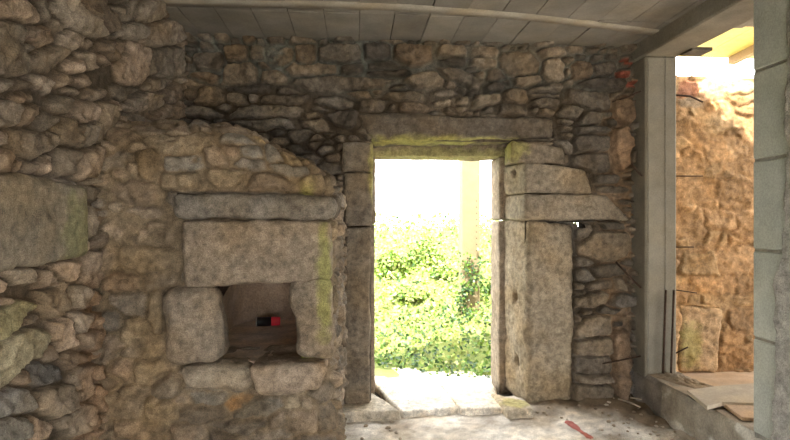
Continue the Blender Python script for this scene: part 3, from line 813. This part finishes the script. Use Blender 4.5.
# kerb below the opening
kb = empty('concrete_kerb', (2.33, 3.0, 0.0))
tag(kb, 'low concrete kerb wall on the floor under the courtyard opening', 'kerb', kind='thing')
n0, n1, n2 = 260, 26, 10
gy, gz = np.meshgrid(np.linspace(1.0, 4.02, n0), np.linspace(-0.05, 0.27, n1), indexing='ij')
hk = 0.012 * fbm(gy * 5, gz * 5, 701, 4) + 0.004 * fbm(gy * 30, gz * 30, 705, 3)
rnd = np.clip((gz - 0.23) / 0.04, 0, 1) ** 2 * 0.025
pk = np.stack([XR - hk + rnd, gy, gz + 0.01 * fbm(gy * 4, gz * 0, 709, 3)], -1)
flake = sstep(0.05, 0.2, fbm(gy * 4, gz * 7, 711, 4))[..., None] * sstep(2.0, 2.6, 5.9 - gy)[..., None]
ck = np.array([0.29, 0.26, 0.215]) * (1 - flake) + np.array([0.50, 0.48, 0.43]) * flake
ck = np.where((gy > 3.6)[..., None], np.array([0.22, 0.20, 0.175]), ck)
gx2, gy2 = np.meshgrid(np.linspace(XR + 0.02, 2.50, n2), np.linspace(1.0, 4.02, n0))
top = np.stack([gx2, gy2, 0.272 + 0.012 * fbm(gx2 * 9, gy2 * 9, 715, 3)], -1)
vv = np.concatenate([pk.reshape(-1, 3), top.reshape(-1, 3)])
f1 = grid_faces(n0, n1, flip=True); f2 = grid_faces(n0, n2) + n0 * n1
f2 = f2
cc = np.concatenate([ck.reshape(-1, 3), np.tile([0.30, 0.25, 0.19], (n0 * n2, 1))])
mesh_obj('kerb_face', vv, np.concatenate([f1, f2]), M['kerb'], kb, col=cc)
mb = MB(); mb.box(XR + 0.03, 2.5, 1.0, 4.04, -0.2, 0.255); mb.build('kerb_core', M['concrete'], kb)

# right block pillar
bp = empty('block_pillar', (2.33, 2.4, 0.0))
tag(bp, 'grey concrete block pillar with mortar joints at the right edge', 'pillar', kind='thing')
joints = [0.27, 0.80, 1.285, 1.78, 2.27, 2.70]
for i in range(5):
    mb = MB(); mb.bevbox(2.20, 2.44, 2.475, 2.725, joints[i] + 0.006, joints[i + 1] - 0.006, 0.008)
    mb.build('concrete_block', M['concrete_grey'], bp)
mb = MB(); mb.box(2.207, 2.43, 2.47, 2.718, 0.2, 2.70); mb.build('mortar_joint', M['joint'], bp)
n0, n1 = 60, 280
gy, gz = np.meshgrid(np.linspace(2.0, 2.62, n0), np.linspace(0.0, 2.71, n1), indexing='ij')
bound = 2.49 + 0.10 * sstep(1.7, 0.9, gz) * 0.9 + 0.035 * fbm(gz * 3, gz * 0, 801, 3) + 0.02 * fbm(gz * 14, gz * 0, 805, 2)
cov = sstep(0.0, 0.02, bound - gy)
hk = np.where(cov > 0, 0.012 + 0.018 * (fbm(gy * 12, gz * 12, 811, 5, 0.6) + 0.3), 0) * cov - 0.012 * (1 - cov)
pk = np.stack([2.20 - hk, gy, gz], -1)
mesh_obj('mortar_render', pk.reshape(-1, 3), grid_faces(n0, n1, flip=True), M['render'], bp)
mb = MB(); mb.box(2.212, 2.44, 2.0, 2.47, 0.0, 2.70); mb.build('pillar_core', M['render'], bp)

# slabs lying on the kerb
def lying(name, px, z, th, mat, label, cat):
    P = [atZ(u, v, z) for u, v in px]; P = [p for p in P]
    n = len(P); V = [tuple(p) for p in P] + [(p[0], p[1], p[2] - th) for p in P]
    Fc = [tuple(range(n))[::-1], tuple(range(n, 2 * n))] + [(i, (i + 1) % n, n + (i + 1) % n, n + i) for i in range(n)]
    o = mesh_obj(name, V, Fc, mat, smooth=False); return tag(o, label, cat, kind='thing')
lying('stone_slab', [(687, 390), (716, 386), (757, 383), (757, 403), (722, 402), (707, 406)], 0.315, 0.025, M['slab'],
      'broad thin pale slab lying on the kerb beyond the dirt heap', 'slab')
lying('stone_slab', [(724, 404), (757, 401), (757, 418), (742, 417)], 0.300, 0.02, M['floor_next'],
      'small reddish slab lying on the kerb against the block pillar', 'slab')
# dirt heap at the pillar foot
n0, n1 = 40, 30
gu, gv = np.meshgrid(np.linspace(0, 1, n0), np.linspace(0, 1, n1), indexing='ij')
A0, A1 = atZ(655, 374, 0.27), atZ(703, 389, 0.27)
ax = A1 - A0; nx_ = np.array([ax[1], -ax[0], 0]); nx_ = nx_ / np.linalg.norm(nx_) * -0.10
env = np.sin(np.pi * gu) ** 0.7 * np.sin(np.pi * gv) ** 0.8
pp = A0 + gu[..., None] * ax + (gv[..., None] - 0.4) * 2 * nx_
pp = pp + np.stack([0 * gu, 0 * gu, env * (0.022 + 0.04 * fbm(gu * 9, gv * 9, 821, 3)) + 0.004], -1)
o = mesh_obj('dirt_heap', pp.reshape(-1, 3), grid_faces(n0, n1), grain_mat('heap_soil', (0.24, 0.19, 0.135)))
tag(o, 'low heap of dark dirt on the kerb at the pillar foot', 'dirt heap', kind='thing')

# ================================================================== NEXT ROOM / courtyard
pixN = lambda u, v: (lambda p: (p[0], p[2]))(atY(u, v, YN))
OC = (0.40, 0.25, 0.125)
rowsN = [(688,92,12,9,0,(0.36,0.165,0.095)),(705,96,14,4,0,(0.45,0.30,0.2)),(712,84,18,6,0,(0.45,0.38,0.28)),(730,88,16,6,0,(0.46,0.36,0.2)),
 (742,98,14,5),(700,80,10,4),(688,104,10,5,0,(0.33,0.25,0.17)),(745,108,10,5),(735,118,16,6),(715,125,20,8),(692,130,14,10),(750,135,12,10),
 (720,150,24,10),(690,160,14,10),(745,165,16,9),(700,190,20,12),(735,190,18,10),(690,225,16,14),(720,220,18,10),(745,225,14,14),
 (700,262,20,12),(735,258,20,12),(715,285,20,8),(745,285,14,9),(740,300,18,6),(742,320,14,12),(735,340,10,8),(745,352,14,10),(732,362,8,6)]
NBL = qY([(678, 306), (722, 308), (716, 372), (678, 372)], YN)
seedsN = seeds_from_px(rowsN, pixN) + [block_seed(xz(NBL))]
fill_seeds(seedsN, 2.3, 5.6, 0.1, 2.62, np.random.RandomState(15), dmin=0.03, hmax=0.09, asp=(1.0, 2.0))
PAL_N = [(0.41, 0.255, 0.13), (0.38, 0.235, 0.12), (0.44, 0.29, 0.15)]
uN, vN, hN, cN, blkN = rubble(2.3, 5.6, 0.1, 2.62, 0.012, seedsN, 53, PAL_N, (0.36, 0.22, 0.11), D=0.014, jw=0.0, k=0.04, rough=0.011,
                              warp=0.05, mort_level=0.5, spread=0.006)
vv = np.stack([uN, YN - hN, vN], -1).reshape(-1, 3)
wn = mesh_obj('wall_courtyard', vv, grid_faces(*uN.shape), M['stone'], col=cN.reshape(-1, 3))
tag(wn, 'ochre clay-plastered rubble wall seen through the right-hand opening', 'wall', kind='structure')
mb = MB(); mb.box(2.44, 5.6, YN + 0.05, YOUT - 0.02, -0.3, 2.62); mb.build('wall_core', grain_mat('ochre_core', (0.40, 0.30, 0.18)), wn)
stone_block('ashlar_block', push(NBL, -0.025), push(NBL, 0.2), wn, (0.42, 0.285, 0.16), 0.03, 0.01, seed=61,
            moss=[(tuple(atY(689, 345, YN)), (0.10, 0.2, 0.2), (0.30, 0.28, 0.09), 0.6)], label='pale squared block with green algae at its foot')
mb = MB(); mb.box(2.49, 5.6, 0.0, YN + 0.1, -0.3, ZN)
tag(mb.build('floor_courtyard', M['floor_next']), 'pinkish clay floor beyond the kerb', 'floor', kind='structure')
# unseen roof added so that sun strikes only the top of the ochre wall
mb = MB(); mb.box(2.47, 5.6, -1.5, 3.02, ZC + 0.08, ZC + 0.3)
rq = np.random.RandomState(9)
xq = 2.47
while xq < 5.55:
    t_ = min(1.0, max(0.0, (xq - 2.6) / 0.75)); ye = 3.86 - 0.36 * t_ - 0.2 * min(1.0, max(0.0, (xq - 3.35) / 0.7)) + rq.uniform(-0.035, 0.035)
    mb.box(xq, xq + 0.09, 3.0, ye, ZC + 0.08, ZC + 0.16); xq += 0.09
tag(mb.build('ceiling_sun_shade', M['concrete']), 'unseen roof slab added to shade the lower ochre wall', 'ceiling', kind='structure')
# timber eave beyond the courtyard wall
ev = empty('timber_eave', (3.6, 6.0, 0.0))
tag(ev, 'yellow timber roof underside with a brown rafter above the courtyard wall', 'roof', kind='thing')
def zroof(y): return 3.62 - 0.05 * (y - 4.7)
mb = MB()
for k in range(9):
    x0 = 2.3 + k * 0.42
    mb.hexa([(x0, 4.7, zroof(4.7)), (x0 + 0.41, 4.7, zroof(4.7)), (x0 + 0.41, 6.35, zroof(6.35)), (x0, 6.35, zroof(6.35)),
             (x0, 4.7, zroof(4.7) + 0.03), (x0 + 0.41, 4.7, zroof(4.7) + 0.03), (x0 + 0.41, 6.35, zroof(6.35) + 0.03), (x0, 6.35, zroof(6.35) + 0.03)])
mb.build('roof_boards', M['timber'], ev)
for xr in (2.8, 4.78, 5.6):
    mb = MB(); mb.hexa([(xr, 4.72, zroof(4.7) - 0.09), (xr + 0.09, 4.72, zroof(4.7) - 0.09), (xr + 0.09, 6.33, zroof(6.35) - 0.09), (xr, 6.33, zroof(6.35) - 0.09),
             (xr, 4.72, zroof(4.7)), (xr + 0.09, 4.72, zroof(4.7)), (xr + 0.09, 6.33, zroof(6.35)), (xr, 6.33, zroof(6.35))])
    mb.build('rafter', M['rafter'], ev)
for xr in (2.85, 5.35):
    mb = MB(); mb.bevbox(xr - 0.05, xr + 0.05, 6.2, 6.3, -0.3, zroof(6.25) - 0.085); mb.build('post', M['rafter'], ev)
    mb = MB(); mb.bevbox(xr - 0.05, xr + 0.05, 4.75, 4.85, -0.3, zroof(4.8) - 0.085); mb.build('post', M['rafter'], ev)

# ================================================================== steel rods
def rod(pts, r, label, group=None):
    mb = MB(); mb.tube(pts, r, 7)
    o = mb.build('steel_rod', M['rust'], smooth=True); tag(o, label, 'steel rod', group, 'thing'); return o
def rB(px, out0=0.0, out1=0.13):
    n = len(px); return [tuple(atY(u, v, YB - 0.03 - out0 - (out1 - out0) * i / max(1, n - 1))) for i, (u, v) in enumerate(px)]
rod(rB([(627, 153), (630, 161), (635, 169), (642, 176)]), 0.006, 'bent thin rod against the pillar at mid height, right of the stone blocks')
rod(rB([(616, 262), (628, 275), (641, 288)]), 0.007, 'straight slanting rod sticking out of the wall below the small chink of light')
rod(rB([(594, 365), (618, 361), (641, 356)]), 0.006, 'nearly level rod low on the back wall beside the tall jamb stone')
rod(rB([(612, 102), (628, 97), (641, 91)]), 0.006, 'rusty rod high on the back wall below the red brick bits')
def rN(px): return [tuple(atY(u, v, YN - 0.03 - 0.08 * i / max(1, len(px) - 1))) for i, (u, v) in enumerate(px)]
rod(rN([(676, 176), (703, 176)]), 0.005, 'level rod in the ochre wall, uppermost of the straight ones there')
rod(rN([(676, 247), (694, 247)]), 0.005, 'short level rod halfway up the ochre wall')
rod(rN([(676, 290), (697, 293)]), 0.005, 'short rod just above the pale squared block in the ochre wall')
rod(rN([(674, 354), (688, 347)]), 0.006, 'short upward slanting rod in front of the green algae block')
rod(rN([(676, 95), (690, 96), (703, 102)]), 0.008, 'dark curved rod near the red bricks atop the ochre wall')
def rP(u0, v0, u1, v1, Y): return [tuple(atY(u0, v0, Y)), tuple((np.array(atY(u0, v0, Y)) + np.array(atY(u1, v1, Y))) / 2), tuple(atY(u1, v1, Y))]
rod(rP(666, 290, 663, 374, 3.775), 0.008, 'upright rebar against the pillar face, left one of the pair')
rod(rP(674, 290, 671, 375, 3.775), 0.008, 'upright rebar at the pillar edge, right one of the pair')

# ================================================================== loose stones on the floor
def chip_mesh(seed, base):
    rs = np.random.RandomState(seed)
    import bmesh
    bm = bmesh.new(); bmesh.ops.create_icosphere(bm, subdivisions=2, radius=1.0)
    sc = (1.0, rs.uniform(0.6, 0.9), rs.uniform(0.35, 0.6))
    for v in bm.verts:
        k = 1 + 0.35 * mnoise.noise(v.co * 1.7 + Vector((seed, 0, 0)))
        v.co = Vector([v.co[i] * sc[i] * k for i in range(3)])
    me = bpy.data.meshes.new('loose_stone'); bm.to_mesh(me); bm.free()
    a = me.color_attributes.new('Col', 'FLOAT_COLOR', 'POINT')
    a.data.foreach_set('color', np.tile([*base, 1.0], len(me.vertices)).astype(np.float32))
    me.materials.append(M['stone']); return me
chips = [chip_mesh(i, b) for i, b in enumerate([(0.46, 0.40, 0.33), (0.36, 0.30, 0.23), (0.52, 0.47, 0.40), (0.34, 0.28, 0.22)])]
rs = np.random.RandomState(44)
def scatter(n, region, label, group, smin, smax):
    k = 0; placed = []
    while k < n:
        u = rs.uniform(region[0], region[1]); v = rs.uniform(region[2], region[3])
        p = atZ(u, v, 0.02)
        if p[1] > 3.90 or p[0] > 2.14: continue
        s = rs.uniform(smin, smax)
        if any(math.hypot(p[0] - q[0], p[1] - q[1]) < s + q[2] for q in placed): continue
        placed.append((p[0], p[1], s))
        o = bpy.data.objects.new('loose_stone', chips[rs.randint(4)]); C.objects.link(o)
        o.location = (p[0], p[1], floor_z(p[0], p[1]) + s * 0.3); o.scale = (s, s, s); o.rotation_euler = (0, 0, rs.uniform(0, 6.28))
        tag(o, label, 'stone', group, 'thing'); k += 1
scatter(34, (600, 680, 400, 440), 'small loose stone chip on the dirt at the foot of the kerb', 'stone chips along the kerb', 0.008, 0.020)
scatter(9, (535, 600, 407, 418), 'small loose stone on the floor below the right jamb stone', 'loose stones below the right jamb', 0.008, 0.018)
scatter(10, (352, 402, 414, 438), 'small loose stone on the floor before the left threshold slab', 'loose stones before the threshold', 0.010, 0.022)
for i, (u0, v0, u1, v1) in enumerate(((618, 400, 634, 404), (626, 401, 640, 408), (630, 398, 646, 402))):
    p, q = atZ(u0, v0, 0.06), atZ(u1, v1, 0.05)
    p[2] = floor_z(p[0], p[1]) + 0.012; q[2] = floor_z(q[0], q[1]) + 0.012
    mb = MB(); mb.tube([p, (p + q) / 2 + np.array([0, 0.004, 0.004]), q], 0.006, 6)
    tag(mb.build('twig', M['slab'], smooth=True), 'pale dry twig lying in the corner where back wall meets kerb', 'twig', 'twigs in the floor corner', 'thing')

# ================================================================== OUTDOORS
ZG = -0.25
n = 90
gx, gy = np.meshgrid(np.linspace(-9, 12, n), np.linspace(YOUT - 0.1, 6.6, 40))
gz = ZG + 0.02 * fbm(gx * 1.5, gy * 1.5, 901, 3)
o = mesh_obj('ground', np.stack([gx, gy, gz], -1).reshape(-1, 3), grid_faces(*gx.shape), M['ground'])
tag(o, 'sunlit pale path outside the doorway', 'path', kind='structure')
mb = MB(); mb.box(-14, 18, -16, -1.45, -0.35, -0.1)
tag(mb.build('ground_yard', M['ground']), 'pale yard behind the open end of the room', 'ground', kind='structure')
mb = MB(); mb.box(5.6, 18, -1.45, 4.6, -0.35, -0.1); mb.box(2.6, 5.6, -1.45, 0.0, -0.35, -0.1)
tag(mb.build('ground_side', M['ground']), 'pale yard beside the neighbouring room', 'ground', kind='structure')
def bank_edge(x): return 6.05 - 0.55 * np.clip((x - 0.0) / 1.4, -0.6, 1.2)
def bank_z(x, y):
    t = y - bank_edge(x)
    return ZG + np.where(t < 0, 0.08 * t, 0.55 * sstep(0, 0.9, t) * 0.35 + 0.42 * np.clip(t - 0.25, 0, 9))
gx, gy = np.meshgrid(np.linspace(-7, 10, 120), np.linspace(5.0, 10.5, 70))
gz = np.minimum(bank_z(gx, gy) + 0.10 * fbm(gx * 1.2, gy * 1.2, 911, 4), 1.25)
o = mesh_obj('bank', np.stack([gx, gy, gz], -1).reshape(-1, 3), grid_faces(*gx.shape), M['bank'])
tag(o, 'sloping grassy bank behind the path outside', 'bank', kind='structure')

def leaves(pos, nrm, size, cols, seed):
    """many bent leaf blades as one mesh"""
    rs = np.random.RandomState(seed); n = len(pos)
    nrm = nrm / np.linalg.norm(nrm, axis=1, keepdims=True)
    t = rs.normal(size=(n, 3)); t -= nrm * (t * nrm).sum(1, keepdims=True); t /= np.linalg.norm(t, axis=1, keepdims=True)
    b = np.cross(nrm, t); s = size[:, None]
    base = pos; tip = pos + t * s * 1.5 - nrm * s * 0.25
    l = pos + t * s * 0.6 + b * s * 0.55 + nrm * s * 0.12; r = pos + t * s * 0.6 - b * s * 0.55 + nrm * s * 0.12
    mid = pos + t * s * 0.75 - nrm * s * 0.05
    V = np.stack([base, r, tip, l, mid], axis=1).reshape(-1, 3)
    k = np.arange(n)[:, None] * 5
    Fc = np.concatenate([k + np.array([[0, 1, 4]]), k + np.array([[1, 2, 4]]), k + np.array([[2, 3, 4]]), k + np.array([[3, 0, 4]])])
    return V, Fc, np.repeat(cols, 5, axis=0)
G_Y = np.array([0.25, 0.35, 0.06]); G_M = np.array([0.12, 0.22, 0.035]); G_D = np.array([0.035, 0.085, 0.025]); G_W = np.array([0.36, 0.38, 0.15])
def pickcol(rs, n, wts):
    P = np.stack([G_Y, G_M, G_D, G_W]); i = rs.choice(4, n, p=wts)
    return np.clip(P[i] * rs.uniform(0.7, 1.25, (n, 1)), 0.01, 0.9)
def cover(name, n, xr, yr, size, wts, seed, lift, cond=None):
    rs = np.random.RandomState(seed)
    x = rs.uniform(*xr, n); y = rs.uniform(*yr, n)
    m = y > bank_edge(x) - 0.05 + 0.12 * vnoise(x * 3, y * 0, seed)
    if cond is not None: m &= cond(x, y)
    x, y = x[m], y[m]; n = len(x)
    z = np.minimum(bank_z(x, y) + 0.10 * fbm(x * 1.2, y * 1.2, 911, 4), 1.25) + rs.rand(n) ** 1.5 * lift + 0.01
    nr = rs.normal(size=(n, 3)) * 0.55 + np.array([0, -0.5, 0.8])
    V, Fc, cl = leaves(np.stack([x, y, z], -1), nr, rs.uniform(*size, n), pickcol(rs, n, wts), seed + 1)
    return mesh_obj(name, V, Fc, M['leaf'], col=cl, smooth=False)
ivyz = lambda x, y: (y - bank_edge(x)) < 0.75 + 0.9 * np.clip(x - 0.6, -0.4, 1.0) + 0.5 * vnoise(x * 2, y * 2, 77)
o = cover('ivy_cover', 12000, (-1.2, 3.0), (5.2, 7.6), (0.022, 0.042), [0.22, 0.38, 0.32, 0.08], 71, 0.12, ivyz)
tag(o, 'dark green ivy spreading over the bank beside the pale path', 'ivy', kind='stuff')
o = cover('meadow_cover', 15000, (-2.0, 4.0), (5.8, 10.0), (0.025, 0.055), [0.45, 0.25, 0.06, 0.24], 81, 0.30, lambda x, y: ~ivyz(x, y))
tag(o, 'sunlit yellow green weeds covering the bank above the ivy', 'weeds', kind='stuff')
def shrub(px, py, Y, rx, rz, wts, label, seed, n=1100, sz=(0.03, 0.055)):
    rs = np.random.RandomState(seed)
    c = atY(px, py, Y)
    zb = float(np.minimum(bank_z(np.array([c[0]]), np.array([Y])), 1.25)[0])
    r = empty('shrub', (c[0], Y, zb))
    tag(r, label, 'shrub', 'shrubs on the bank', 'thing')
    d = rs.normal(size=(n, 3)); d /= np.linalg.norm(d, axis=1, keepdims=True)
    lump = 1 + 0.35 * np.array([mnoise.noise(Vector(q) * 2.1 + Vector((seed, 0, 0))) for q in d])
    rad = rs.rand(n, 1) ** 0.45
    p = d * rad * lump[:, None] * np.array([rx, rx * 0.8, rz]) + np.array(c)
    p[:, 2] = np.maximum(p[:, 2], zb + 0.02)
    V, Fc, cl = leaves(p, d + rs.normal(size=(n, 3)) * 0.6 + np.array([0, 0, 0.4]), rs.uniform(*sz, n), pickcol(rs, n, wts), seed + 1)
    mesh_obj('foliage', V, Fc, M['leaf'], r, col=cl, smooth=False)
    mb = MB()
    for k in range(5):
        q = np.array(c) + np.array([rs.uniform(-rx, rx) * 0.6, rs.uniform(-rx, rx) * 0.4, rs.uniform(0, rz) * 0.7])
        b0 = np.array([c[0] + rs.uniform(-0.05, 0.05), Y, zb - 0.05])
        mb.tube([b0, (b0 + q) / 2 + np.array([rs.uniform(-.04, .04), 0, 0.03]), q], [0.012, 0.009, 0.004], 6)
    mb.build('stem', M['bark'], r, smooth=True)
shrub(392, 268, 7.7, 0.26, 0.30, [0.5, 0.3, 0.05, 0.15], 'pale yellow green shrub on the bank beside the left door jamb', 101)
shrub(424, 262, 7.9, 0.30, 0.34, [0.35, 0.45, 0.12, 0.08], 'fresh green shrub in the middle of the bank, tallest of all', 103)
shrub(445, 282, 7.5, 0.24, 0.26, [0.3, 0.45, 0.2, 0.05], 'leafy green shrub just left of the pale post', 105)
shrub(412, 308, 7.1, 0.26, 0.22, [0.4, 0.3, 0.1, 0.2], 'low yellowish shrub in front, halfway down the bank', 107)
shrub(494, 305, 7.0, 0.22, 0.42, [0.35, 0.45, 0.17, 0.03], 'bright green shrub between the pale post and the right jamb', 109)

# pale post outside with climbing ivy
YP = 6.55
x0, x1 = atY(462, 250, YP)[0], atY(480, 250, YP)[0]
zb = float(bank_z(np.array([(x0 + x1) / 2]), np.array([YP]))[0])
po = empty('concrete_post', ((x0 + x1) / 2, YP, zb - 0.3))
tag(po, 'square pale concrete post standing on the bank outside the doorway', 'post', kind='thing')
mb = MB(); mb.bevbox(x0, x1, YP, YP + 0.22, zb - 0.3, 2.9, 0.012); pshaft = mb.build('shaft', M['post'], po)
for k in range(9):
    p = atY(476.5, 201 + k * 6.2, YP)
    mb = MB(); mb.tube([(p[0], YP - 0.002, p[2]), (p[0], YP + 0.01, p[2])], 0.007, 8); mb.build('bolt_hole', M['dark'], pshaft)
rs = np.random.RandomState(131)
pth = [atY(u, v, YP - 0.05) for u, v in ((460, 345), (462, 318), (461, 300), (467, 288), (472, 278), (474, 266), (466, 258))]
cl = empty('climbing_ivy', tuple(pth[0])); tag(cl, 'dark ivy strand climbing up the left side of the pale post', 'climbing ivy', kind='thing')
mb = MB(); mb.tube([tuple(p) for p in pth], [0.012, 0.011, 0.010, 0.009, 0.008, 0.006, 0.004], 6); mb.build('stem', M['bark'], cl, smooth=True)
pos = []
for i in range(420):
    t = rs.rand() * (len(pth) - 1.001); k = int(t); p = pth[k] * (1 - t + k) + pth[k + 1] * (t - k)
    pos.append(p + rs.normal(size=3) * np.array([0.055, 0.03, 0.05]) * (1.5 if t < 1.5 or t > 3.4 else 0.8))
pos = np.array(pos)
V, Fc, c_ = leaves(pos, rs.normal(size=(420, 3)) * 0.5 + np.array([0, -1, 0.3]), rs.uniform(0.022, 0.04, 420), pickcol(rs, 420, [0.1, 0.35, 0.5, 0.05]), 133)
mesh_obj('foliage', V, Fc, M['leaf'], cl, col=c_, smooth=False)

# unseen rear and outer walls, added with openings to limit the daylight inside
mb = MB()
mb.box(XL - 0.6, -0.9, -1.9, -1.5, -0.3, 2.9); mb.box(2.1, 5.9, -1.9, -1.5, -0.3, 2.9); mb.box(-0.9, 2.1, -1.9, -1.5, 1.75, 2.9)
tag(mb.build('wall_rear_shade', M['concrete']), 'unseen rear wall with a wide opening, added to cut the daylight', 'wall', kind='structure')
mb = MB()
mb.box(5.6, 6.0, -1.9, 0.3, -0.3, 2.9); mb.box(5.6, 6.0, 3.7, YOUT, -0.3, 2.9); mb.box(5.6, 6.0, 0.3, 3.7, 2.3, 2.9); mb.box(5.6, 6.0, 0.3, 3.7, -0.3, 0.2)
tag(mb.build('wall_outer_shade', M['concrete']), 'unseen outer side wall with an opening, added to cut the daylight', 'wall', kind='structure')
# ================================================================== LIGHT
w = bpy.data.worlds.new('world'); S.world = w; w.use_nodes = True
nt = w.node_tree; nt.nodes.clear()
bg = nt.nodes.new('ShaderNodeBackground'); ow = nt.nodes.new('ShaderNodeOutputWorld')
bg.inputs[0].default_value = (1.0, 0.985, 0.955, 1); bg.inputs[1].default_value = 7.5
nt.links.new(bg.outputs[0], ow.inputs[0])
sd = bpy.data.lights.new('sun', 'SUN'); sd.energy = 16.0; sd.angle = math.radians(1.0); sd.color = (1.0, 0.93, 0.82)
so = bpy.data.objects.new('sun', sd); C.objects.link(so); so.location = (0, -3, 8)
so.rotation_euler = Vector((-0.10, -0.45, 0.9)).to_track_quat('Z', 'Y').to_euler()

vs = S.view_settings
vs.view_transform = 'Standard'; vs.look = 'None'; vs.gamma = 1.0; vs.use_curve_mapping = False
vs.exposure = 0.45
S.cycles.use_denoising = True
S.cycles.max_bounces = 10
S.cycles.diffuse_bounces = 6
